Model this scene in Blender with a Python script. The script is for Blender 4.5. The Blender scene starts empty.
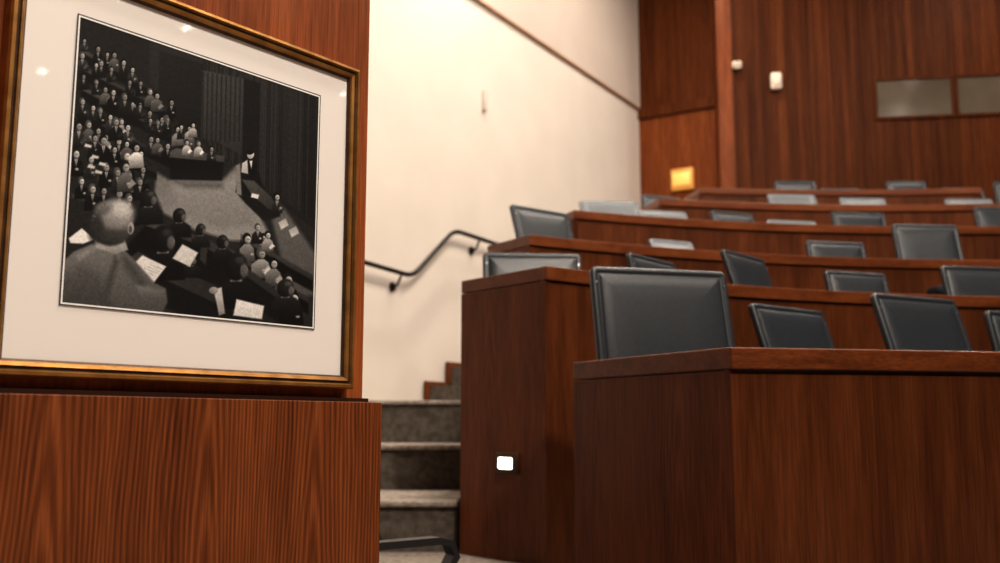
import bpy, bmesh, math, random
import numpy as np
from mathutils import Vector, Matrix
random.seed(7)
ZC=1.05
scene=bpy.context.scene
try:
    scene.view_settings.view_transform='Standard'
    scene.view_settings.exposure=.22
    scene.view_settings.gamma=.90
except Exception: pass

# ------------------------------------------------------------ materials
def newmat(name):
    m=bpy.data.materials.new(name); m.use_nodes=True
    nt=m.node_tree; b=nt.nodes['Principled BSDF']
    return m,nt,b
def plain(name,col,rough=0.5,metal=0.0,spec=0.5,emit=None,es=0,coat=0):
    m,nt,b=newmat(name)
    b.inputs['Base Color'].default_value=(*col,1)
    b.inputs['Roughness'].default_value=rough
    b.inputs['Metallic'].default_value=metal
    b.inputs['Specular IOR Level'].default_value=spec
    b.inputs['Coat Weight'].default_value=coat
    b.inputs['Coat Roughness'].default_value=0.03
    if emit:
        b.inputs['Emission Color'].default_value=(*emit,1)
        b.inputs['Emission Strength'].default_value=es
    return m
def noisy(name,c1,c2,scale,rough=0.6,bump=0.0,detail=6,bscale=None,metal=0,spec=.5):
    m,nt,b=newmat(name); N=nt.nodes; L=nt.links
    tc=N.new('ShaderNodeTexCoord'); n=N.new('ShaderNodeTexNoise')
    n.inputs['Scale'].default_value=scale; n.inputs['Detail'].default_value=detail
    L.new(tc.outputs['Object'],n.inputs['Vector'])
    r=N.new('ShaderNodeValToRGB'); r.color_ramp.elements[0].color=(*c1,1); r.color_ramp.elements[1].color=(*c2,1)
    r.color_ramp.elements[0].position=.35; r.color_ramp.elements[1].position=.65
    L.new(n.outputs['Fac'],r.inputs['Fac']); L.new(r.outputs['Color'],b.inputs['Base Color'])
    b.inputs['Roughness'].default_value=rough; b.inputs['Metallic'].default_value=metal
    b.inputs['Specular IOR Level'].default_value=spec
    if bump:
        n2=N.new('ShaderNodeTexNoise'); n2.inputs['Scale'].default_value=bscale or scale; n2.inputs['Detail'].default_value=4
        L.new(tc.outputs['Object'],n2.inputs['Vector'])
        bp=N.new('ShaderNodeBump'); bp.inputs['Strength'].default_value=bump; bp.inputs['Distance'].default_value=.01
        L.new(n2.outputs['Fac'],bp.inputs['Height']); L.new(bp.outputs['Normal'],b.inputs['Normal'])
    return m
def wood(name,dark,mid,light,gx=9.0,gz=.55,rot=0,horizontal=False,rough=.42,wave=0.0,leaf=.19,z0=-.3,spec=.25,rings=30,zk=.05):
    """veneer: streaky vertical grain + (optional) book-matched cathedral figure"""
    m,nt,b=newmat(name); N=nt.nodes; L=nt.links
    tc=N.new('ShaderNodeTexCoord')
    mp=N.new('ShaderNodeMapping'); mp.inputs['Rotation'].default_value=(0,0,rot)
    L.new(tc.outputs['Object'],mp.inputs['Vector'])
    mp2=N.new('ShaderNodeMapping')
    mp2.inputs['Scale'].default_value=(.35,gx,gx) if horizontal else (gx,gx,gz)
    L.new(mp.outputs['Vector'],mp2.inputs['Vector'])
    n=N.new('ShaderNodeTexNoise'); n.inputs['Scale'].default_value=1.6; n.inputs['Detail'].default_value=9; n.inputs['Roughness'].default_value=.7
    n.inputs['Distortion'].default_value=.3
    L.new(mp2.outputs['Vector'],n.inputs['Vector'])
    fac=n.outputs['Fac']
    if wave>0:
        sx=N.new('ShaderNodeSeparateXYZ'); L.new(mp.outputs['Vector'],sx.inputs[0])
        wn=N.new('ShaderNodeTexNoise'); wn.inputs['Scale'].default_value=1; wn.inputs['Detail'].default_value=3
        mpn=N.new('ShaderNodeMapping'); mpn.inputs['Scale'].default_value=(4,4,.9); L.new(mp.outputs['Vector'],mpn.inputs['Vector']); L.new(mpn.outputs['Vector'],wn.inputs['Vector'])
        ma=N.new('ShaderNodeMath'); ma.operation='MULTIPLY_ADD'; ma.inputs[1].default_value=.09; L.new(wn.outputs['Fac'],ma.inputs[0]); L.new(sx.outputs['X'],ma.inputs[2])
        ping=N.new('ShaderNodeMath'); ping.operation='PINGPONG'; ping.inputs[1].default_value=leaf; L.new(ma.outputs[0],ping.inputs[0])
        mz=N.new('ShaderNodeMath'); mz.operation='MULTIPLY_ADD'; mz.inputs[1].default_value=zk; mz.inputs[2].default_value=-z0*zk; L.new(sx.outputs['Z'],mz.inputs[0])
        cb=N.new('ShaderNodeCombineXYZ'); L.new(ping.outputs[0],cb.inputs[0]); L.new(mz.outputs[0],cb.inputs[2])
        w=N.new('ShaderNodeTexWave'); w.wave_type='RINGS'; w.rings_direction='Y'
        w.inputs['Scale'].default_value=rings; w.inputs['Distortion'].default_value=1.2; w.inputs['Detail'].default_value=3
        w.inputs['Detail Scale'].default_value=3; w.inputs['Detail Roughness'].default_value=.6
        L.new(cb.outputs[0],w.inputs['Vector'])
        mx=N.new('ShaderNodeMix'); mx.data_type='FLOAT'; mx.inputs[0].default_value=wave
        L.new(n.outputs['Fac'],mx.inputs[2]); L.new(w.outputs['Fac'],mx.inputs[3]); fac=mx.outputs[0]
    r=N.new('ShaderNodeValToRGB'); e=r.color_ramp.elements
    e[0].position=.26; e[0].color=(*dark,1); e[1].position=.76; e[1].color=(*light,1)
    k=e.new(.5); k.color=(*mid,1)
    L.new(fac,r.inputs['Fac'])
    mp3=N.new('ShaderNodeMapping'); mp3.inputs['Scale'].default_value=(4,220,220) if horizontal else (220,220,6)
    L.new(mp.outputs['Vector'],mp3.inputs['Vector'])
    f=N.new('ShaderNodeTexNoise'); f.inputs['Scale'].default_value=1; f.inputs['Detail'].default_value=3
    L.new(mp3.outputs['Vector'],f.inputs['Vector'])
    r2=N.new('ShaderNodeMapRange'); r2.inputs[1].default_value=.35; r2.inputs[2].default_value=.65; r2.inputs[3].default_value=.68; r2.inputs[4].default_value=1.15
    L.new(f.outputs['Fac'],r2.inputs[0])
    mu=N.new('ShaderNodeMix'); mu.data_type='RGBA'; mu.blend_type='MULTIPLY'; mu.inputs[0].default_value=1
    L.new(r.outputs['Color'],mu.inputs[6]); L.new(r2.outputs[0],mu.inputs[7])
    L.new(mu.outputs[2],b.inputs['Base Color'])
    b.inputs['Roughness'].default_value=rough
    b.inputs['Specular IOR Level'].default_value=spec
    return m

WD=(.068,.0155,.0038); WM=(.155,.040,.0098); WL=(.235,.070,.019)
def sc(c,k): return tuple(x*k for x in c)
M_desk=wood('desk_veneer',sc(WD,.58),sc(WM,.62),sc(WL,.68),gx=7,gz=.5,spec=.16)  # desk fronts darkened in colour to stand for dimmer light than the ends
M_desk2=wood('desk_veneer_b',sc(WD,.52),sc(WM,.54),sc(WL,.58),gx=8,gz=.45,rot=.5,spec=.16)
M_end=wood('desk_end_veneer',sc(WD,.92),sc(WM,.92),sc(WL,.9),gx=6,gz=.6,rot=-2.28,wave=.14,leaf=.2,z0=.2,spec=.2)  # desk ends lightened in colour for light from the left wall
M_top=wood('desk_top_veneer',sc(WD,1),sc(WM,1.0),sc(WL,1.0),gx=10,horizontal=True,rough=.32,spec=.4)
M_wallwood=wood('wall_veneer',sc(WD,1.0),sc(WM,1.05),sc(WL,1.15),gx=7,gz=.4,rot=-.9,wave=.24,leaf=.15,z0=.25,rings=34,spec=.2)
M_wallwood_hi=wood('wall_veneer_upper',sc(WD,1.7),sc(WM,1.6),sc(WL,1.5),gx=6,gz=.35,rot=-.9,spec=.2)
M_trim=plain('trim_tan',(.30,.16,.085),.5)
M_niche=wood('niche_veneer',sc(WD,1.15),sc(WM,1.2),sc(WL,1.2),gx=5,gz=.35,rot=-.9,spec=.1)
M_back=wood('back_wall_boards',sc(WD,.38),sc(WM,.44),sc(WL,.5),gx=9,gz=.3,rough=.5,spec=.06)
M_back2=wood('back_wall_boards_b',sc(WD,.5),sc(WM,.58),sc(WL,.66),gx=9,gz=.3,rot=.4,rough=.5,spec=.06)
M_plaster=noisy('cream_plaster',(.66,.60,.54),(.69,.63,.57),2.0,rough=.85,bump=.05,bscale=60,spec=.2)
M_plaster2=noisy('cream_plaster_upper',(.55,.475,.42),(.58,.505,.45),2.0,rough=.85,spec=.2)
M_ceiling=noisy('ceiling_paint',(.5,.45,.4),(.54,.49,.44),2.0,rough=.9)
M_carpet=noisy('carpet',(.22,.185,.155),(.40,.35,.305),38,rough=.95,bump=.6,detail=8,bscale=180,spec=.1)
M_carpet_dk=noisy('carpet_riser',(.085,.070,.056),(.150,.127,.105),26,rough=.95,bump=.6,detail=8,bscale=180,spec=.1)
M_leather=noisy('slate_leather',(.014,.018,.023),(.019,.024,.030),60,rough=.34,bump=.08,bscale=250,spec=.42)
M_leather_sheen=noisy('slate_leather_sheen',(.085,.097,.108),(.105,.118,.13),60,rough=.36,bump=.08,bscale=250,spec=.5)  # same leather, ceiling sheen painted as lighter colour for steeply reclined chairs
M_black=plain('black_plastic',(.012,.012,.013),.4)
M_metal=plain('brushed_metal',(.45,.45,.46),.3,1)
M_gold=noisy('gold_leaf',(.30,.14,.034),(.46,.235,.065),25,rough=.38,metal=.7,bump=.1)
M_golddk=noisy('gold_dark',(.04,.016,.005),(.08,.035,.012),25,rough=.45,metal=.4)  # darker gold tone for moulding lines and step light housing
M_mat=plain('mat_board',(.82,.785,.755),.6,coat=1)
M_matedge=plain('mat_bevel',(.85,.85,.83),.6)
M_dkline=plain('mat_line',(.03,.03,.035),.6)
M_white=plain('white_plastic',(.7,.62,.52),.5)
M_pane=noisy('booth_glass',(.075,.058,.042),(.11,.088,.066),1.5,rough=.10)
M_frame_dk=plain('window_frame_dark',(.03,.010,.004),.4)
M_exit=plain('exit_light',(.5,.25,.06),.5,emit=(.9,.36,.06),es=.3)
M_exitf=plain('exit_light_face',(.8,.5,.15),.5,emit=(1,.60,.14),es=.45)
M_lamp=plain('lamp_emitter',(1,1,1),.5,emit=(1,.9,.78),es=35)
M_steplamp=plain('step_lamp_emitter',(1,1,1),.5,emit=(1,.95,.85),es=7)
M_rail=plain('rail_dark_metal',(.025,.02,.018),.35,.6)

# ------------------------------------------------------------ mesh helpers
def obj_from_bm(bm,name,mats,parent=None,smooth=False):
    bmesh.ops.recalc_face_normals(bm,faces=bm.faces)
    me=bpy.data.meshes.new(name); bm.to_mesh(me); bm.free()
    for m in (mats if isinstance(mats,(list,tuple)) else [mats]): me.materials.append(m)
    if smooth:
        for p in me.polygons: p.use_smooth=True
    o=bpy.data.objects.new(name,me); scene.collection.objects.link(o)
    if parent: o.parent=parent
    return o
def empty(name):
    o=bpy.data.objects.new(name,None); scene.collection.objects.link(o); return o
def add_prism(bm,poly,z0,z1,mi=0,top_mi=None):
    a=[bm.verts.new((x,y,z0+ZC)) for x,y in poly]; b=[bm.verts.new((x,y,z1+ZC)) for x,y in poly]
    n=len(poly)
    f=bm.faces.new(a[::-1]); f.material_index=mi
    f=bm.faces.new(b); f.material_index=mi if top_mi is None else top_mi
    for i in range(n):
        f=bm.faces.new((a[i],a[(i+1)%n],b[(i+1)%n],b[i])); f.material_index=mi
def prism(name,poly,z0,z1,mat,parent=None,bevel=0,top_mi=None):
    bm=bmesh.new(); add_prism(bm,poly,z0,z1,0,top_mi)
    o=obj_from_bm(bm,name,mat,parent)
    if bevel:
        md=o.modifiers.new('bevel','BEVEL'); md.width=bevel; md.segments=2; md.limit_method='ANGLE'; md.angle_limit=math.radians(40)
    return o
def rbox(bm,size,mat4,bev=.01,seg=2,mi=0):
    t=bmesh.new(); bmesh.ops.create_cube(t,size=1)
    bmesh.ops.scale(t,vec=size,verts=t.verts)
    if bev: bmesh.ops.bevel(t,geom=list(t.edges),offset=bev,segments=seg,profile=.5,affect='EDGES')
    vs={}
    for v in t.verts: vs[v]=bm.verts.new(mat4@v.co)
    for f in t.faces:
        nf=bm.faces.new([vs[v] for v in f.verts]); nf.material_index=mi; nf.smooth=True
    t.free()
def cyl(bm,p0,p1,r0,r1=None,seg=16,mi=0):
    r1=r0 if r1 is None else r1
    p0=Vector(p0);p1=Vector(p1); d=(p1-p0).normalized()
    q=d.to_track_quat('Z','Y').to_matrix()
    A=[];B=[]
    for i in range(seg):
        a=2*math.pi*i/seg; o=q@Vector((math.cos(a),math.sin(a),0))
        A.append(bm.verts.new(p0+o*r0)); B.append(bm.verts.new(p1+o*r1))
    for i in range(seg):
        f=bm.faces.new((A[i],A[(i+1)%seg],B[(i+1)%seg],B[i])); f.material_index=mi; f.smooth=True
    f=bm.faces.new(A[::-1]); f.material_index=mi
    f=bm.faces.new(B); f.material_index=mi

# ------------------------------------------------------------ rows
CX=3.5
def offset(pts,d):
    out=[]
    for i,p in enumerate(pts):
        a=pts[max(i-1,0)]; b=pts[min(i+1,len(pts)-1)]
        tx,ty=b[0]-a[0],b[1]-a[1]; l=math.hypot(tx,ty)
        out.append((p[0]-ty/l*d,p[1]+tx/l*d))
    return out
def arc(r,x0,n=28):
    a0=math.acos((x0-CX)/r); a1=math.pi-a0
    return [(CX+r*math.cos(a0+(a1-a0)*i/n), r*math.sin(a0+(a1-a0)*i/n)) for i in range(n+1)]
left=[(.654,2.82),(.87,2.865),(1.09,2.91),(1.52,3.005),(2.0,3.10),(2.5,3.17),(3.0,3.21),(3.5,3.225)]
r1=left+[(2*CX-x,y) for x,y in left[-2::-1]]
rows=[
 dict(c=r1,e=(-.396,.68),h=.22,b=-1.05,fl=-.60),
 dict(c=arc(5.455,.2),e=(-.39,.46),h=.70,b=-.60,fl=-.02),
 dict(c=arc(6.58,.17),e=(-.25,.37),h=1.10,b=-.02,fl=.38),
 dict(c=arc(7.62,.53),e=None,h=1.54,b=.38,fl=.82),
 dict(c=arc(8.80,1.40),e=None,h=1.98,b=.82,fl=1.26),
 dict(c=arc(10.05,2.05),e=None,h=2.42,b=1.26,fl=1.70)]
TT=.062
for i,R in enumerate(rows):
    c=R['c']; par=empty('tiered_desk')
    tx,ty=c[1][0]-c[0][0],c[1][1]-c[0][1]; l=math.hypot(tx,ty); n=(-ty/l,tx/l)
    e=R['e'] or (n[0]*.5,n[1]*.5)
    dep=e[0]*n[0]+e[1]*n[1]
    E=(c[0][0]+e[0],c[0][1]+e[1]); Em=(2*CX-E[0],E[1])
    back=offset(c,dep); back[0]=E; back[-1]=Em
    over=offset(c,-.012)
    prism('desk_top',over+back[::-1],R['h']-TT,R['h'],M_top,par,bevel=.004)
    inn=offset(c,.012); inn2=offset(c,.04)
    prism('reveal',inn+inn2[::-1],R['h']-TT-.012,R['h']-TT,M_frame_dk,par)
    bm=bmesh.new(); o0=c; o1=offset(c,.035); step=3 if i else 2; k=0
    j=0
    while j<len(c)-1:
        q=min(j+step,len(c)-1)
        f=o0[j:q+1]; g=o1[j:q+1]
        def lerp(a,b,d):
            L=math.hypot(b[0]-a[0],b[1]-a[1]); return (a[0]+(b[0]-a[0])*d/L,a[1]+(b[1]-a[1])*d/L)
        f=list(f); g=list(g)
        if j>0: f[0]=lerp(f[0],f[1],.001); g[0]=lerp(g[0],g[1],.001)
        add_prism(bm,f+g[::-1],R['b'],R['h']-TT-.012,k%2)
        j=q; k+=1
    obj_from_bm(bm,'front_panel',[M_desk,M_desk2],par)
    for nm,C0,EE,sgn in (('end_panel_left',c[0],E,1),('end_panel_right',c[-1],Em,-1)):
        dx,dy=EE[0]-C0[0],EE[1]-C0[1]; L=math.hypot(dx,dy); nx,ny=dy/L*sgn*.04,-dx/L*sgn*.04
        a=C0
        poly=[a,EE,(EE[0]+nx,EE[1]+ny),(a[0]+nx,a[1]+ny)]
        prism(nm,poly,R['b'],R['h']-TT-.004,M_end,par,bevel=.002)
    s0=offset(c,.06)[1:-1]; s1=offset(c,dep-.12)[1:-1]
    prism('shelf',s0+s1[::-1],R['h']-.2,R['h']-.18,M_desk2,par)

lefts=[[(.258,3.52),(.13,4.33)],[( -.19,4.86),(-.12,5.9)],[( -.08,6.03),(.2,7.25)],[(.25,7.45),(1.1,8.85)],[(1.1,8.9),(1.8,10.1)]]
for i in range(5):
    f=offset(rows[i]['c'],.037); b=rows[i+1]['c']
    lf=lefts[i]; rt=[(2*CX-x,y) for x,y in lf]
    poly=f+rt+b[::-1]+lf[::-1]
    prism('floor_tier',poly,-1.05,rows[i]['fl'],[M_desk,M_carpet],top_mi=1)
f=offset(rows[5]['c'],.037)
prism('floor_tier',f+[(7.6,12.0),(7.6,13.6),(1.75,13.6),(1.8,10.5)],-1.05,1.70,[M_desk,M_carpet],top_mi=1)

# ------------------------------------------------------------ stairs
def stairblock(name,poly,z0,z1):
    bm=bmesh.new(); add_prism(bm,poly,z0,z1-.03,0)
    pl=list(poly); pl[0]=(pl[0][0],pl[0][1]-.025); pl[1]=(pl[1][0],pl[1][1]-.025)
    add_prism(bm,pl,z1-.03,z1,1)
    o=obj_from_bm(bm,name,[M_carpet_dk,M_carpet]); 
    md=o.modifiers.new('bevel','BEVEL'); md.width=.012; md.segments=3; md.limit_method='ANGLE'
    return o
par=empty('aisle_stairs')
def wallx(y,off=5.2): return (-off+.519*y)/.855
for y0,y1,z in ((4.33,4.9,-.60),(4.87,5.72,-.36),(5.70,6.5,-.11),(6.48,9.6,.16)):
    xr=.13 if z<-.5 else (-.2 if y0<5.3 else -.13)
    poly=[(wallx(y0)+.02,y0),(xr,y0),(xr,y1),(wallx(y1)+.02,y1)]
    if y0>6.4: poly=[(wallx(y0)+.02,y0),(-.13,y0),(.2,7.2),(.55,7.7),(.4,9.5),(wallx(9.3)+.02,9.3)]
    o=stairblock('stair_step',poly,-1.05,z); o.parent=par
D=(.519,.855); NW=(.855,-.519)
for k in range(1,9):
    s=.34*(k-1); bx,by=-.655+D[0]*s,8.93+D[1]*s
    w=1.75; L=.36 if k<8 else .9
    a=(bx,by); b=(bx+NW[0]*w,by+NW[1]*w)
    poly=[a,b,(b[0]+D[0]*L,b[1]+D[1]*L),(a[0]+D[0]*L,a[1]+D[1]*L)]
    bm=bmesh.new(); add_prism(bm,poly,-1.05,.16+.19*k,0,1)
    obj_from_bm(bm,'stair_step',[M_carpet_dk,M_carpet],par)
    q=.05
    poly=[(a[0]-D[0]*q,a[1]-D[1]*q),(a[0]-D[0]*q+NW[0]*.03,a[1]-D[1]*q+NW[1]*.03),(a[0]+D[0]*L+NW[0]*.03,a[1]+D[1]*L+NW[1]*.03),(a[0]+D[0]*L,a[1]+D[1]*L)]
    prism('stringer',poly,-.1,.16+.19*k+.04,M_end,par)

# ------------------------------------------------------------ room shell
def wallseg(name,p0,p1,z0,z1,th,mat,parent=None):
    dx,dy=p1[0]-p0[0],p1[1]-p0[1]; l=math.hypot(dx,dy); nx,ny=-dy/l*th,dx/l*th
    return prism(name,[p0,p1,(p1[0]+nx,p1[1]+ny),(p0[0]+nx,p0[1]+ny)],z0,z1,mat,parent)
CE=6.5
XR=18.0
K=(1.92,13.2)
A0=(K[0]-D[0]*20,K[1]-D[1]*20)
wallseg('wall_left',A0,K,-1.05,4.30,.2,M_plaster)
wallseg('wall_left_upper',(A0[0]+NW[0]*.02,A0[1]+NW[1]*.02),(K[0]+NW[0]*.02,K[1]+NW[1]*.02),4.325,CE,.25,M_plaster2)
wallseg('trim_1',(A0[0]+NW[0]*.03,A0[1]+NW[1]*.03),(K[0]+NW[0]*.03,K[1]+NW[1]*.03),4.298,4.328,.1,M_trim)
P2=(2.90,12.61)
nd=(.857,-.516)
wallseg('wall_back_niche',K,P2,-1.05,4.17,.2,M_niche)
wallseg('wall_back_niche_upper',(K[0],K[1]),(P2[0],P2[1]),4.30,CE,.2,M_back2)
wallseg('trim_2',(K[0]+nd[1]*.05,K[1]-nd[0]*.05),(P2[0]+nd[1]*.05,P2[1]-nd[0]*.05),4.17,4.31,.2,M_back2)
M0=(2.80,12.05); M1=(8.6,11.25)
prism('pilaster_back',[(2.76,12.06),(2.94,12.03),(2.98,12.7),(2.86,12.72)],-1.05,CE,M_niche)
bm=bmesh.new(); L=math.hypot(M1[0]-M0[0],M1[1]-M0[1]); ux,uy=(M1[0]-M0[0])/L,(M1[1]-M0[1])/L
s=.14; k=0
while s<L:
    w=random.choice([.05,.075,.075,.1,.12]); e=min(s+w-.003,L); d=random.choice([0,.003,.006])
    a=(M0[0]+ux*s+uy*d,M0[1]+uy*s-ux*d); b=(M0[0]+ux*e+uy*d,M0[1]+uy*e-ux*d)
    add_prism(bm,[a,b,(b[0]-uy*.04,b[1]+ux*.04),(a[0]-uy*.04,a[1]+ux*.04)],1.6,CE,random.choice([0,0,1]))
    s+=w
obj_from_bm(bm,'wall_back_boards',[M_back,M_back2])
wallseg('wall_back',(M0[0]-uy*.02,M0[1]+ux*.02),(M1[0]-uy*.02,M1[1]+ux*.02),-1.05,CE,.2,M_frame_dk)
wallseg('wall_right',(XR,-4),(XR,8.0),-1.05,CE,-.2,M_back2)
wallseg('wall_right_back',M1,(XR,8.0),-1.05,CE,.2,M_back2)
wallseg('wall_front',(-9,-4),(XR+.2,-4),-1.05,CE,-.2,M_back2)
prism('ceiling',[(-10,-4.2),(XR+.3,-4.2),(XR+.3,14),(-10,14)],CE,CE+.1,M_ceiling)
prism('floor',[(-10,-4.2),(XR+.3,-4.2),(XR+.3,14),(-10,14)],-1.15,-1.05,M_carpet)

def along(s,d=0): return (M0[0]+ux*s+uy*d,M0[1]+uy*s-ux*d)
for n_,(x0,x1) in enumerate(((4.66,5.52),(5.60,6.5)),1):
    s0=(x0-M0[0])/ux; s1=(x1-M0[0])/ux; w=empty('window_%d'%n_)
    z0,z1=3.755,4.215
    def bar(nm,a,b,zz0,zz1,d,mat,th=.05):
        p=along(a,d); q=along(b,d)
        prism(nm,[p,q,(q[0]-uy*th,q[1]+ux*th),(p[0]-uy*th,p[1]+ux*th)],zz0,zz1,mat,w)
    bar('pane',s0,s1,z0,z1,.015,M_pane,.01)
    bar('frame_bottom',s0-.035,s1+.035,z0-.035,z0,.03,M_back)
    bar('frame_top',s0-.035,s1+.035,z1,z1+.035,.03,M_back)
    bar('frame_left',s0-.035,s0,z0,z1,.03,M_back)
    bar('frame_right',s1,s1+.035,z0,z1,.03,M_back)
def face_mat(p,z,ang,tilt=0):
    return Matrix.Translation((p[0],p[1],z+ZC))@Matrix.Rotation(ang,4,'Z')@Matrix.Rotation(tilt,4,'X')
angb=math.atan2(uy,ux)
bm=bmesh.new(); rbox(bm,(.14,.09,.22),face_mat(along(.67,.06),4.26,angb),.03,3); 
rbox(bm,(.09,.02,.12),face_mat(along(.67,.11),4.26,angb),.008,2)
obj_from_bm(bm,'wall_loudspeaker',M_white)
bm=bmesh.new(); rbox(bm,(.12,.06,.1),face_mat(along(.2,.05),4.50,angb),.025,3); 
cyl(bm,(*along(.2,.06),4.50+ZC),(*along(.2,.14),4.46+ZC),.05,.035)
obj_from_bm(bm,'motion_sensor',M_white)
pe=(K[0]+nd[0]*.62,K[1]+nd[1]*.62); an=math.atan2(nd[1],nd[0])
bm=bmesh.new(); q=(pe[0]+nd[1]*.04,pe[1]-nd[0]*.04)
rbox(bm,(.31,.07,.29),face_mat(q,3.24,an),.01,2,0)
q=(pe[0]+nd[1]*.085,pe[1]-nd[0]*.085)
rbox(bm,(.25,.02,.18),face_mat(q,3.24,an),.005,1,1)
obj_from_bm(bm,'exit_light',[M_exit,M_exitf])
bm=bmesh.new(); yy=9.75; xx=wallx(yy)
an2=math.atan2(D[1],D[0])
rbox(bm,(.05,.03,.22),face_mat((xx+NW[0]*.01,yy+NW[1]*.01),3.28,an2),.006,2)
obj_from_bm(bm,'wall_plate',M_plaster2)

# ------------------------------------------------------------ handrail
hr=empty('handrail')
def curve(name,pts,r,mat,par):
    cu=bpy.data.curves.new(name,'CURVE'); cu.dimensions='3D'; cu.bevel_depth=r; cu.bevel_resolution=4; cu.use_fill_caps=True
    sp=cu.splines.new('POLY'); sp.points.add(len(pts)-1)
    for i,p in enumerate(pts): sp.points[i].co=(p[0],p[1],p[2]+ZC,1)
    cu.materials.append(mat); o=bpy.data.objects.new(name,cu); scene.collection.objects.link(o); o.parent=par
def onw(y,h,off): 
    return (wallx(y,5.2)+NW[0]*off,y+NW[1]*off,h)
def smoothpath(P,n=6,rad=.12):
    out=[Vector(P[0])]
    for i in range(1,len(P)-1):
        a,b,c=Vector(P[i-1]),Vector(P[i]),Vector(P[i+1])
        rr=min(rad,(a-b).length*.45,(c-b).length*.45)
        p=b+(a-b).normalized()*rr; q=b+(c-b).normalized()*rr
        for k in range(n+1):
            t=k/n; out.append((1-t)**2*p+2*t*(1-t)*b+t*t*q)
    out.append(Vector(P[-1])); return out
o_=.10
rp=[onw(6.9,1.38,o_),onw(8.62,1.29,o_),onw(9.17,1.81,o_),onw(10.1,1.79,o_),onw(10.2,1.72,.02)]
curve('rail',smoothpath(rp),.021,M_rail,hr)
for y,h in ((7.3,1.36),(8.48,1.295),(9.55,1.80)):
    p=onw(y,h-.01,o_); q=onw(y,h-.1,o_*.6); w=onw(y,h-.11,0.0)
    curve('bracket',[p,q,w],.011,M_rail,hr)
    bm=bmesh.new(); a=onw(y,h-.11,0.0); b=onw(y,h-.11,.012)
    cyl(bm,(a[0],a[1],a[2]+ZC),(b[0],b[1],b[2]+ZC),.04); obj_from_bm(bm,'rosette',M_rail,hr)

bm=bmesh.new()
C0=rows[1]['c'][0]; ev=(-.39/.603,.46/.603); on=(-ev[1],ev[0])
pc=(C0[0]+ev[0]*.25+on[0]*.007,C0[1]+ev[1]*.25+on[1]*.007)
aa=math.atan2(ev[1],ev[0])
rbox(bm,(.15,.012,.095),face_mat(pc,-.17,aa),.004,2,0)
pc2=(pc[0]+on[0]*.006+ev[0]*.008,pc[1]+on[1]*.006+ev[1]*.008)
rbox(bm,(.092,.012,.05),face_mat(pc2,-.170,aa),.006,3,1)
obj_from_bm(bm,'step_light',[M_golddk,M_steplamp])

# ------------------------------------------------------------ chairs
def rrect(w,h,r,n=5):
    pts=[]
    for cx,cz,a0 in ((w/2-r,h/2-r,0),(-w/2+r,h/2-r,90),(-w/2+r,-h/2+r,180),(w/2-r,-h/2+r,270)):
        for k in range(n+1):
            a=math.radians(a0+90*k/n); pts.append((cx+r*math.cos(a),cz+r*math.sin(a)))
    return pts
def pad(bm,w,h,mat4,th=.05,r=.026,curve_k=0.0,mi=0):
    layers=[(.035,th/2-.002),(.012,th/2),(0,th/2-.008),(0,-th/2+.008),(.004,-th/2+.002),(.010,-th/2),(.024,-th/2-.001),(.028,-th/2+.004),(.032,-th/2),(.045,-th/2-.005),(.08,-th/2-.009),(.15,-th/2-.011)]
    rings=[]
    for ins,y in layers:
        pts=rrect(w-2*ins,h-2*ins,max(r-ins,.004))
        rings.append([bm.verts.new(mat4@Vector((x,y-curve_k*x*x,z))) for x,z in pts])
    n=len(rings[0])
    for A,B in zip(rings[:-1],rings[1:]):
        for i in range(n):
            f=bm.faces.new((A[i],A[(i+1)%n],B[(i+1)%n],B[i])); f.material_index=mi; f.smooth=True
    f=bm.faces.new(rings[0][::-1]); f.material_index=mi; f.smooth=True
    f=bm.faces.new(rings[-1]); f.material_index=mi; f.smooth=True
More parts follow.
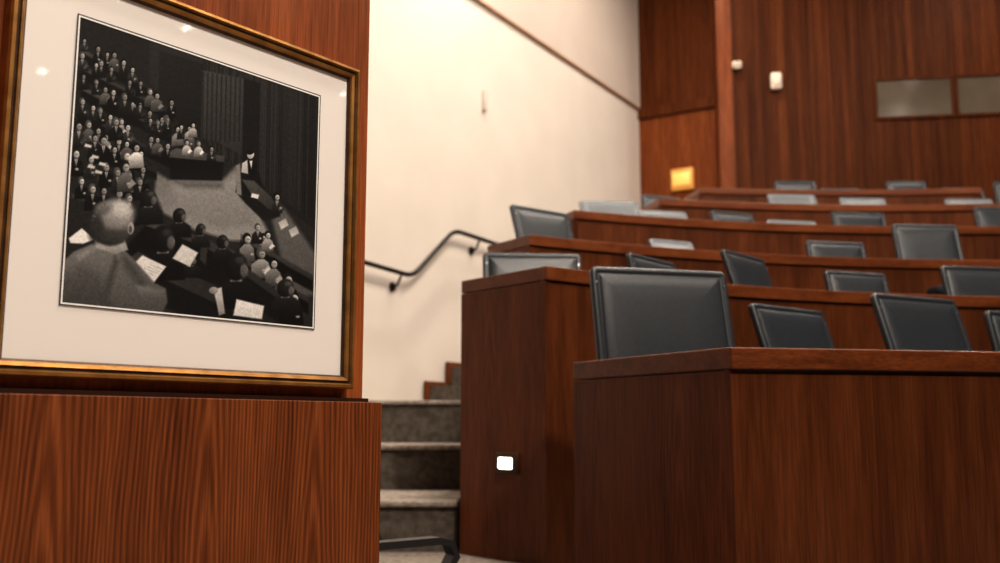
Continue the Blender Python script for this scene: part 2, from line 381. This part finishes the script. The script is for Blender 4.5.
def chair(x,y,fl,top,yaw,rec=14,w=.5,arms=False,name='swivel_chair'):
    """local: faces -Y, (x,y) is the middle of the top edge of the backrest"""
    H=top-fl; bm=bmesh.new(); seat=max(H-.56,.40); bh=H-seat-.06
    rc=math.radians(rec)
    piv=Vector((0,0,seat+.06)); 
    bmat=Matrix.Translation(piv)@Matrix.Rotation(-rc,4,'X')@Matrix.Translation((0,0,bh/2/math.cos(rc)))
    pad(bm,w,bh/math.cos(rc),bmat,th=.035,curve_k=.12)
    for sx in (-1,1):
        cyl(bm,bmat@Vector((sx*(w/2-.018),-.03,bh*.5-.06)),bmat@Vector((sx*(w/2-.018),-.022,bh*.5-.06)),.003,mi=2,seg=10)
    pad(bm,w*.98,.48,Matrix.Translation((0,-.25,seat))@Matrix.Rotation(math.radians(90),4,'X').inverted(),th=.08,r=.06)
    rbox(bm,(.09,.02,.34),Matrix.Translation((0,.045,seat+.08)),.008,2,1)
    rbox(bm,(.09,.28,.02),Matrix.Translation((0,-.09,seat-.055)),.006,2,1)
    rbox(bm,(.2,.22,.03),Matrix.Translation((0,-.25,seat-.06)),.008,2,1)
    cyl(bm,(0,-.25,.1),(0,-.25,seat-.06),.03,.025,mi=2)
    cyl(bm,(0,-.25,.07),(0,-.25,.13),.05,.04,mi=1)
    for k in range(5):
        a=2*math.pi*k/5+.3; dx,dy=math.cos(a),math.sin(a)
        mt=Matrix.Translation((dx*.15,-.25+dy*.15,.085))@Matrix.Rotation(a,4,'Z')@Matrix.Rotation(.08,4,'Y')
        rbox(bm,(.28,.045,.03),mt,.008,2,1)
        for s_ in (-.016,.016):
            px,py=dx*.28-dy*s_,-.25+dy*.28+dx*s_
            cyl(bm,(px-dy*.009,py+dx*.009,.03),(px+dy*.009,py-dx*.009,.03),.03,mi=1,seg=14)
    if arms:
        az=.70
        for s_ in (-1,1):
            xo=s_*(w/2+.03)
            path=[(-.06,az-.02),(-.10,az-.004),(-.36,az),(-.405,az-.012),(-.42,az-.05),(-.36,az-.14),(-.28,seat+.02),(-.26,seat-.05)]
            A=[]
            for i,(yy2,zz2) in enumerate(path):
                wd=.028 if i<5 else .018
                a=path[max(i-1,0)]; b=path[min(i+1,len(path)-1)]; ty_,tz_=b[0]-a[0],b[1]-a[1]; l=math.hypot(ty_,tz_); ny_,nz_=-tz_/l*.011,ty_/l*.011
                A.append([bm.verts.new((xo+sx*wd,yy2+sn*ny_,zz2+sn*nz_)) for sx,sn in ((-1,-1),(1,-1),(1,1),(-1,1))])
            for P_,Q_ in zip(A[:-1],A[1:]):
                for k in range(4):
                    f=bm.faces.new((P_[k],P_[(k+1)%4],Q_[(k+1)%4],Q_[k])); f.material_index=1
            f=bm.faces.new(A[0]); f.material_index=1; f=bm.faces.new(A[-1][::-1]); f.material_index=1
            cyl(bm,(xo,-.26,seat-.045),(s_*.08,-.24,seat-.055),.014,mi=1)
    o=obj_from_bm(bm,name,[M_leather_sheen if rec>=28 else M_leather,M_black,M_metal])
    ty=math.sin(rc)*bh
    off=Matrix.Rotation(math.radians(yaw),4,'Z')@Vector((0,ty,0))
    o.location=(x-off.x,y-off.y,fl+ZC); o.rotation_euler=(0,0,math.radians(yaw))
    return o
T=[r['fl'] for r in rows]
CH=[
 (.615,3.83,0,.60,14,12,.565),(1.37,4.72,0,.555,38,18,.56),(1.91,4.55,0,.585,27,18,.54),(2.64,4.95,0,.56,15,14,.5),(3.5,5.0,0,.6,0,14,.5),(4.3,4.9,0,.6,-15,14,.5),
 (.17,5.25,1,.91,6,14,.53),(.86,5.60,1,.945,50,14,.5),(1.45,5.85,1,1.01,48,18,.5),(2.17,6.0,1,.925,18,16,.44),(2.90,5.95,1,.95,10,14,.5),(3.7,6.0,1,.96,0,14,.5),(4.5,5.9,1,.96,-10,14,.5),
 (.26,6.5,2,1.43,38,18,.5),(1.19,6.75,2,1.265,25,30,.36),(2.40,7.0,2,1.30,12,14,.46),(3.05,7.0,2,1.425,5,14,.49),(3.9,7.0,2,1.4,0,14,.5),
 (.88,7.78,3,1.785,4,36,.48),(1.34,7.95,3,1.74,10,36,.42),(1.93,8.1,3,1.755,22,18,.42),(2.44,8.12,3,1.69,10,30,.44),(3.02,8.2,3,1.775,8,14,.48),(4.25,8.2,3,1.82,0,14,.5),
 (1.50,9.1,4,2.13,20,16,.4),(2.24,9.4,4,2.14,10,24,.46),(2.84,9.4,4,2.22,5,34,.48),(3.52,9.4,4,2.18,5,28,.46),(4.55,9.4,4,2.17,0,28,.46),
 (3.25,10.65,5,2.66,3,14,.46),(3.76,10.7,5,2.59,3,24,.44),(4.47,10.65,5,2.66,0,14,.44),(5.12,10.7,5,2.60,0,24,.44),(5.67,10.65,5,2.66,-5,14,.46)]
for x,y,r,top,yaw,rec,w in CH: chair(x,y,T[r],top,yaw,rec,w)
chair(-.70,3.12,-1.05,-.12,123,8,.48,arms=True,name='armchair')
chair(1.63,2.45,-1.05,.115,42,16,.46,arms=False,name='swivel_chair')

# ------------------------------------------------------------ picture wall
PD=Vector((.6217,.7834,0)); PN=Vector((.7834,-.6217,0))
R0=Vector((-.335,2.28,0))
def pp(s,h,n): 
    v=R0-PD*s+PN*n; return Vector((v.x,v.y,h+ZC))
def pbox(name,s0,s1,h0,h1,n0,n1,mat,par=None,bevel=0):
    bm=bmesh.new()
    poly=[pp(s0,0,n1),pp(s1,0,n1),pp(s1,0,n0),pp(s0,0,n0)]
    add_prism(bm,[(p.x,p.y) for p in poly],h0,h1)
    o=obj_from_bm(bm,name,mat,par)
    if bevel:
        md=o.modifiers.new('b','BEVEL'); md.width=bevel; md.segments=2
    return o
pbox('wall_picture_pier',-.055,3.2,-1.05,CE,-.35,-.03,M_wallwood_hi)
pbox('wall_picture_wainscot',-.062,3.2,-1.05,.052,-.36,.03,M_wallwood,bevel=.002)
pbox('trim_3',-.058,3.2,.052,.062,-.355,-.012,M_frame_dk)

fr=empty('framed_photograph')
W,Hh0,Hh1=.825,.082,.845
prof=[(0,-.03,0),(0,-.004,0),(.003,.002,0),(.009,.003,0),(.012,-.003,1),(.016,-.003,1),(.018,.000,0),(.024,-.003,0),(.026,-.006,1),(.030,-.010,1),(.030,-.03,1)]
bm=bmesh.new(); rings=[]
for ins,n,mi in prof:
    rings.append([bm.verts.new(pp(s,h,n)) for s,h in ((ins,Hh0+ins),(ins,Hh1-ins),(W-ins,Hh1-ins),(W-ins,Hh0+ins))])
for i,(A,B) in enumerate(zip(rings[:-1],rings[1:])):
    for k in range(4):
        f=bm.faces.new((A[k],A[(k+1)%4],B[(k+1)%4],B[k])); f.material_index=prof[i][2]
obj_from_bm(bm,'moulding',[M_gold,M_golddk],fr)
pbox('mat_board',.028,W-.028,Hh0+.028,Hh1-.028,-.026,-.014,M_mat,fr)

# ---- the black-and-white photographic print: painted tonally into a dense vertex-colour grid
GW,GH=640,590
img=np.full((GH,GW),.13)
yy_,xx_=np.mgrid[0:GH,0:GW]; U=(xx_+.5)/GW; V=(yy_+.5)/GH
src=[(75,5),(318,108),(316,330),(62,302)]; dst=[(0,0),(1,0),(1,1),(0,1)]
A_=[];B_=[]
for (x,y),(u,v) in zip(src,dst):
    A_.append([x,y,1,0,0,0,-u*x,-u*y]);B_.append(u); A_.append([0,0,0,x,y,1,-v*x,-v*y]);B_.append(v)
Hm=np.append(np.linalg.solve(np.array(A_,float),np.array(B_,float)),1).reshape(3,3)
Hi=np.linalg.inv(Hm)
den=Hi[2,0]*U+Hi[2,1]*V+Hi[2,2]
PX=(Hi[0,0]*U+Hi[0,1]*V+Hi[0,2])/den; PY=(Hi[1,0]*U+Hi[1,1]*V+Hi[1,2])/den
def blur(a,k):
    for _ in range(k):
        p=np.pad(a,1,mode='edge'); a=(p[1:-1,:-2]+2*p[1:-1,1:-1]+p[1:-1,2:])/4
        p=np.pad(a,1,mode='edge'); a=(p[:-2,1:-1]+2*p[1:-1,1:-1]+p[2:,1:-1])/4
    return a
def P(pts,g,g2=None,soft=.5,dirx=0,diry=1):
    global img
    pts=[(float(x),float(y)) for x,y in pts]
    x0=min(p[0] for p in pts)-2;x1=max(p[0] for p in pts)+2;y0=min(p[1] for p in pts)-2;y1=max(p[1] for p in pts)+2
    box=(PX>x0)&(PX<x1)&(PY>y0)&(PY<y1)
    if not box.any(): return
    X=PX[box];Y=PY[box]; ins=np.zeros(X.shape,bool); ds=np.full(X.shape,1e9)
    n=len(pts)
    for i in range(n):
        ax,ay=pts[i];bx,by=pts[(i+1)%n]
        if ay!=by:
            c=((ay>Y)!=(by>Y))&(X<(bx-ax)*(Y-ay)/(by-ay)+ax); ins^=c
        L2=(bx-ax)**2+(by-ay)**2+1e-9; t=np.clip(((X-ax)*(bx-ax)+(Y-ay)*(by-ay))/L2,0,1)
        ds=np.minimum(ds,np.hypot(X-ax-t*(bx-ax),Y-ay-t*(by-ay)))
    sd=np.where(ins,ds,-ds); m=np.clip(sd/soft*.5+.5,0,1)
    if g2 is None: col=g
    else:
        pr=dirx*X+diry*Y; a=min(dirx*p[0]+diry*p[1] for p in pts); b=max(dirx*p[0]+diry*p[1] for p in pts)
        col=g+(g2-g)*np.clip((pr-a)/(b-a),0,1)
    img[box]=img[box]*(1-m)+col*m
def Eo(x,y,rx,ry,g,rot=0,shade=.35,lx=.5,ly=-.6,soft=.18):
    global img
    R_=max(rx,ry)*1.3+1
    box=(abs(PX-x)<R_)&(abs(PY-y)<R_)
    if not box.any(): return
    c,s=math.cos(rot),math.sin(rot)
    X=(PX[box]-x);Y=(PY[box]-y); a=(X*c+Y*s)/rx; b=(-X*s+Y*c)/ry; r=np.sqrt(a*a+b*b)
    m=np.clip((1-r)/soft+.5,0,1)
    nz=np.sqrt(np.clip(1-r*r,0,1)); li=np.clip(.55+.55*(X/rx*lx+Y/ry*ly)+.25*nz,0,1.4)
    col=g*(1-shade+shade*li*1.25)
    img[box]=img[box]*(1-m)+col*m
rn=random.uniform
P([(60,0),(320,100),(320,335),(60,310)],.12,.15)
P([(150,30),(320,100),(320,240),(262,190),(205,140),(150,80)],.17,.11)
for k in range(60):
    x=205+k*1.95; P([(x,50),(x+rn(.5,1.1),50),(x+rn(.5,1.1),145+(x-205)*.75),(x,145+(x-205)*.75)],rn(.06,.23),soft=.6)
P([(203,72),(246,84),(245,160),(222,146),(204,140)],.26,.18)
for k in range(9): P([(205+4.6*k,74+1.2*k),(206.2+4.6*k,74+1.2*k),(206.2+4.6*k,146),(205+4.6*k,146)],.12,soft=.7)
P([(246,84),(262,90),(262,180),(246,165)],.09)
P([(160,48),(205,66),(204,140),(176,118),(160,90)],.13,.10)
P([(160,172),(172,180),(226,184),(240,170),(246,190),(262,215),(272,236),(266,246),(236,244),(200,232),(168,214),(158,192)],.44,.56,soft=2)
P([(175,186),(226,188),(240,178),(246,200),(258,228),(225,232),(185,214)],.56,.48,soft=3)
P([(180,183),(226,186),(228,192),(190,190)],.38,soft=2.5)
P([(276,225),(288,215),(318,260),(318,300),(300,300),(285,262)],.38,.30,soft=2)
def person(x,y,s,suit=None,face=None,shirt=True,lean=0):
    suit=random.choice([.05,.06,.08,.11,.16,.3,.45]) if suit is None else suit
    face=rn(.5,.74) if face is None else face
    w1=rn(.9,1.25)
    P([(x-s*1.15*w1,y+s*3.2),(x-s*1.0*w1,y+s*1.35),(x-s*.35,y+s*.7),(x+s*.4,y+s*.7),(x+s*w1,y+s*1.3),(x+s*1.25*w1,y+s*3.2)],suit*1.4,suit*.6,soft=.6)
    if rn(0,1)<.6: P([(x+s*.9,y+s*1.6),(x+s*1.5,y+s*2.2),(x+s*.6,y+s*2.8),(x+s*.3,y+s*2.4)],suit*1.6+.04,soft=.6)
    if shirt and suit<.3: P([(x-s*.15,y+s*.75),(x+s*.35,y+s*.75),(x+s*.1,y+s*1.8)],.78,soft=.5); P([(x+s*.04,y+s*.85),(x+s*.16,y+s*.85),(x+s*.1,y+s*1.7)],.1,soft=.4)
    Eo(x-s*.05,y-s*.18,s*.58,s*.70,random.choice([.03,.05,.09,.3]))
    Eo(x+s*.12+lean,y+s*.12,s*.42,s*.54,face,shade=.65)
    P([(x-s*.02,y-s*.02),(x+s*.38,y-s*.02),(x+s*.38,y+s*.1),(x-s*.02,y+s*.1)],face*.5,soft=.6)
    if rn(0,1)<.5: Eo(x+s*rn(.2,.8),y+s*2.2,s*.25,s*.2,.6)
for r_,(x0,y0,x1,y1) in enumerate(((76,28,150,76),(76,46,176,104),(78,68,196,138),(76,92,176,152),(74,114,160,162))):
    P([(x0,y0+9),(x1,y1+8),(x1,y1+12),(x0,y0+14)],.30,.14,soft=1.0,dirx=1,diry=0)
    P([(x0,y0+14),(x1,y1+12),(x1,y1+18),(x0,y0+24)],.05,soft=1.2)
    n=int((x1-x0)/9.5)
    for k in range(n):
        if rn(0,1)<.80:
            t=(k+.5+rn(-.3,.3))/n; person(x0+(x1-x0)*t,y0+(y1-y0)*t-1+rn(-2.5,2.5),rn(3.5,5.0)+r_*.2)
for x,y in ((152,119),(160,122),(170,120),(184,128),(192,130),(196,127),(133,101),(141,104)): person(x,y,3.8,suit=random.choice([.1,.5,.55,.1]))
P([(173,152),(180,149),(228,160),(228,166),(173,158)],.34,.24,soft=.7)
P([(173,158),(228,166),(226,184),(174,180)],.04,.08)
for x,y in ((190,144),(202,146),(215,152)): person(x,y,4,suit=random.choice([.6,.12]))
for x0,y0,x1,y1 in ((72,120,150,174),(70,148,150,188),(70,178,140,205)):
    P([(x0,y0+11),(x1,y1+9),(x1,y1+12),(x0,y0+16)],.24,.15,soft=1.0)
    n=int((x1-x0)/12.5)
    for k in range(n):
        t=(k+.5+rn(-.25,.25))/n; person(x0+(x1-x0)*t,y0+(y1-y0)*t-3+rn(-3,3),rn(5.5,7.5),suit=random.choice([.03,.05,.08,.14]))
person(138,146,6.5,suit=.7,face=.6); person(127,165,8,suit=.32); person(150,192,7.5,suit=.05); person(116,118,6,suit=.06)
for x,y in ((92,150),(100,158),(84,138),(96,166),(88,160)):
    P([(x,y),(x+7,y+2.5),(x+6,y+5),(x-1.5,y+3)],.8,soft=.7)
P([(243,176),(252,170),(262,178),(268,196),(280,205),(284,222),(268,226),(250,208),(240,196)],.06,.10,soft=1.0)
P([(246,184),(258,186),(276,204),(281,218),(272,214),(256,200)],.30,.2,soft=.8)
P([(249,168),(254,164),(260,170),(259,180),(248,178)],.04,soft=.6); P([(246,168),(251,165),(252,179),(245,177)],.8,.65,soft=.6)
P([(253,166),(256,166),(255,174)],.85,soft=.4)
Eo(254,160,3.4,4.2,.75); Eo(253.5,157.6,3.5,2.5,.06)
person(280,203,5,suit=.14); person(268,243,6,suit=.35,face=.6); P([(256,198),(263,200),(262,204),(255,202)],.85)
P([(240,170),(244,168),(246,200),(241,198)],.5,soft=.8)
for x0,y0,x1,y1 in ((246,228,316,276),(232,240,312,298),(214,248,300,316)):
    P([(x0,y0+10),(x1,y1+4),(x1,y1+9),(x0,y0+16)],.28,.18,soft=1.0)
    P([(x0,y0+16),(x1,y1+9),(x1,y1+20),(x0,y0+28)],.04,.03,soft=1.2)
for x,y,s,su in ((252,243,7,.4),(266,258,7.5,.45),(278,268,7,.36),(292,284,8,.10),(298,302,8,.06),(283,296,7,.2),(262,232,5,.1),(272,240,5,.5)): person(x,y,s,suit=su)
for x,y in ((282,228),(292,236)): P([(x,y),(x+7,y-4),(x+10,y+3),(x+3,y+7)],.62,.8,soft=.7)
P([(120,258),(150,225),(200,236),(285,298),(285,334),(230,334),(150,300)],.05,.08,soft=1.5)
P([(150,226),(160,222),(214,242),(290,300),(288,306),(212,250)],.28,.16,soft=.9,dirx=1,diry=0)
P([(128,262),(142,252),(240,296),(282,324),(276,332),(232,310)],.22,.13,soft=1.0,dirx=1,diry=0)
P([(206,244),(214,242),(212,268),(206,262)],.2,soft=.8)
def back(x,y,rx,ry,hair,suit):
    P([(x-rx*1.9,y+ry*3),(x-rx*1.7,y+ry*1.5),(x-rx*.6,y+ry*.8),(x+rx*.7,y+ry*.8),(x+rx*1.8,y+ry*1.5),(x+rx*2,y+ry*3)],suit*1.9,suit*.7,soft=1)
    P([(x-rx*.5,y+ry*.6),(x+rx*.5,y+ry*.6),(x+rx*.55,y+ry*1.05),(x-rx*.5,y+ry*1.05)],.5,soft=.6)
    Eo(x,y,rx,ry,hair,shade=.9); Eo(x+rx*.85,y+ry*.25,rx*.2,ry*.26,.5); Eo(x+rx*.7,y+ry*.3,rx*.35,ry*.5,.35,soft=.5)
    Eo(x+rx*.3,y-ry*.45,rx*.4,ry*.25,hair*2.4,shade=.2,soft=.9)
back(152,198,8,9,.12,.07); back(184,217,6.5,7.5,.10,.06); back(206,232,5,6,.12,.08); back(228,245,5.5,7,.1,.07); back(196,262,6,6,.09,.07)
back(168,240,11.5,14,.08,.045); back(242,270,11,14,.09,.05); back(290,292,8,9,.12,.07)
P([(131,271),(147,256),(172,268),(154,291)],.86,.78,soft=.8); P([(178,260),(188,246),(204,255),(196,269)],.84,.76,soft=.8)
for k in range(7): P([(137+3*k,272-1.8*k+4),(150+3*k,278-1.8*k+3.5),(150+3*k,278.6-1.8*k+3.5),(137+3*k,272.6-1.8*k+4)],.66,soft=.5)
P([(243,302),(270,309),(268,322),(240,318)],.88,.8,soft=.8); P([(68,236),(82,226),(96,238),(84,242),(70,241)],.9,soft=.8)
P([(220,292),(228,290),(232,316),(226,318)],.8,.5,soft=.8); Eo(220,293,4.5,3.5,.55)
P([(56,312),(60,262),(74,250),(100,240),(124,246),(142,264),(160,284),(172,290),(174,304),(168,316)],.46,.29,soft=1.2)
P([(60,312),(62,276),(84,262),(104,276),(118,312)],.34,.24,soft=6)
P([(118,256),(122,262),(112,300),(106,312),(104,300)],.26,soft=3)
P([(124,250),(136,262),(152,284),(146,290),(128,268)],.28,soft=4); P([(140,286),(170,292),(172,300),(146,298)],.46,.34,soft=1.6)
P([(76,254),(98,244),(100,247),(80,259)],.52,soft=2)
P([(96,238),(128,239),(132,250),(118,254),(98,247)],.74,.5,soft=1)
P([(98,228),(130,230),(128,242),(112,245),(99,240)],.42,.32,soft=1.5)
Eo(114,221,23,24,.30,shade=.75); Eo(118,214,19,16,.58,shade=.45,soft=.5); Eo(122,209,11,8,.74,shade=.2,soft=.9)
Eo(97,227,8,14,.18,soft=.7); Eo(134,228,3.6,6.5,.58); Eo(134,229,1.6,3.5,.3); Eo(113,236,15,6,.22,soft=.8); Eo(104,206,9,6,.40,soft=.8)
for k in range(16):
    a=rn(-3.0,-1.9); P([(114+19*math.cos(a),222+20*math.sin(a)),(114+22.5*math.cos(a+.05),222+22.5*math.sin(a+.05)),(114+19.6*math.cos(a+.04),222+20*math.sin(a+.04))],rn(.3,.6),soft=.6)
rng=np.random.default_rng(3)
gr=blur(rng.normal(0,1,img.shape),1)
lowf=blur(rng.normal(0,1,img.shape),5)
img=np.clip((img-.01)*1.02+gr*.035*(.4+img)+lowf*.10*(.25+img),.03,.95)
lin=np.where(img<.04045,img/12.92,((img+.055)/1.055)**2.4)
ps0,ps1,ph0,ph1=.695,.117,.216,.748
nv=(GW+1)*(GH+1)
gx=np.linspace(0,1,GW+1);gy=np.linspace(0,1,GH+1); GX,GY=np.meshgrid(gx,gy)
S=ps0+(ps1-ps0)*GX; Hh=ph1+(ph0-ph1)*GY
nn=-.0128
co_=np.stack([R0.x-PD.x*S+PN.x*nn, R0.y-PD.y*S+PN.y*nn, Hh+ZC],-1).reshape(-1,3)
idx=np.arange(nv).reshape(GH+1,GW+1)
quads=np.stack([idx[:-1,:-1],idx[1:,:-1],idx[1:,1:],idx[:-1,1:]],-1).reshape(-1,4)
me=bpy.data.meshes.new('photo_print')
me.vertices.add(nv); me.vertices.foreach_set('co',co_.ravel().astype(np.float32))
me.loops.add(quads.size); me.loops.foreach_set('vertex_index',quads.ravel().astype(np.int32))
me.polygons.add(len(quads)); me.polygons.foreach_set('loop_start',np.arange(0,quads.size,4,dtype=np.int32))
try: me.polygons.foreach_set('loop_total',np.full(len(quads),4,dtype=np.int32))
except Exception: pass
me.update(calc_edges=True); me.validate()
pad_=np.pad(lin,((0,1),(0,1)),mode='edge').ravel()
ca=me.color_attributes.new('tone','FLOAT_COLOR','POINT')
ca.data.foreach_set('color',np.stack([pad_*1.02,pad_,pad_*.98,np.ones(nv)],-1).ravel().astype(np.float32))
m,nt,b=newmat('silver_gelatin_print'); at=nt.nodes.new('ShaderNodeAttribute'); at.attribute_name='tone'
nt.links.new(at.outputs['Color'],b.inputs['Base Color']); b.inputs['Roughness'].default_value=.6; b.inputs['Specular IOR Level'].default_value=.15
b.inputs['Coat Weight'].default_value=.8; b.inputs['Coat Roughness'].default_value=.03
me.materials.append(m)
o=bpy.data.objects.new('photo_print',me); scene.collection.objects.link(o); o.parent=fr

bm=bmesh.new()
def strip(s0,s1,h0,h1,n,mi):
    vs=[bm.verts.new(pp(s,h,n)) for s,h in ((s0,h0),(s1,h0),(s1,h1),(s0,h1))]; f=bm.faces.new(vs); f.material_index=mi
for q,(w_,mi,n) in enumerate(((.003,0,-.0120),(.0055,1,-.0120))):
    o2=w_; i2=0 if q==0 else .003
    s0,s1,h0,h1=ps1,ps0,ph0,ph1
    strip(s0-o2,s1+o2,h0-o2,h0-i2,n,mi); strip(s0-o2,s1+o2,h1+i2,h1+o2,n,mi)
    strip(s0-o2,s0-i2,h0-i2,h1+i2,n,mi); strip(s1+i2,s1+o2,h0-i2,h1+i2,n,mi)
obj_from_bm(bm,'mat_window_line',[M_matedge,M_dkline],fr)

# ------------------------------------------------------------ lights
dl=empty('ceiling_downlights')
bm=bmesh.new()
spots=[(x,y) for x in (-1.2,1.2,3.6,6,8.4,10.6) for y in (-2.4,-.6,1.2,3,5,7,9,11)]
spots+=[(13.7,.6),(12.6,-.3),(16.4,-2.15),(13.7,3.4),(16.4,3.4),(14.2,5.6)]
for x,y in spots:
    if x<wallx(y)+.8: continue
    if y>10 and x>8: continue
    cyl(bm,(x,y,CE+ZC-.012),(x,y,CE+ZC+.01),.07,mi=0,seg=20)
    cyl(bm,(x,y,CE+ZC-.006),(x,y,CE+ZC+.01),.10,mi=1,seg=20)
obj_from_bm(bm,'downlight',[M_lamp,M_white],dl)
def area(x,y,h,e,size,tgt=None,col=(1,.885,.76)):
    l=bpy.data.lights.new('ceiling_or_fill_lamp','AREA'); l.shape='DISK'; l.size=size; l.energy=e; l.color=col
    o=bpy.data.objects.new('ceiling_or_fill_lamp',l); scene.collection.objects.link(o); o.location=(x,y,h+ZC)
    d=(Vector(tgt)-Vector((x,y,h))) if tgt else Vector((0,0,-1))
    o.rotation_euler=d.to_track_quat('-Z','Y').to_euler()
area(2.6,-1.2,6.3,450,.5,tgt=(-.6,2.0,.4))  # fill lamp added to brighten the picture and its mat
area(1.8,2.6,6.3,200,.8)
area(2.4,5.6,6.3,210,.7)
area(0.12,8.3,6.3,145,.22)
area(4.6,7.0,6.3,150,.8)
area(2.3,10.4,6.3,85,.5)
area(6.0,1.5,6.3,160,.8)
area(6.0,9.6,6.3,70,.5)

# ------------------------------------------------------------ camera
cam=bpy.data.cameras.new('camera'); co=bpy.data.objects.new('camera',cam); scene.collection.objects.link(co)
cam.sensor_width=36; cam.lens=36*990/1000
co.location=(0,0,ZC); co.rotation_mode='XYZ'
co.rotation_euler=(math.radians(90+8.26),0,0)
cam.dof.use_dof=True; cam.dof.focus_distance=2.15; cam.dof.aperture_fstop=3.2
cam.clip_start=.02
scene.camera=co
w=bpy.data.worlds.new('world'); scene.world=w; w.use_nodes=True
w.node_tree.nodes['Background'].inputs[0].default_value=(.02,.016,.013,1)
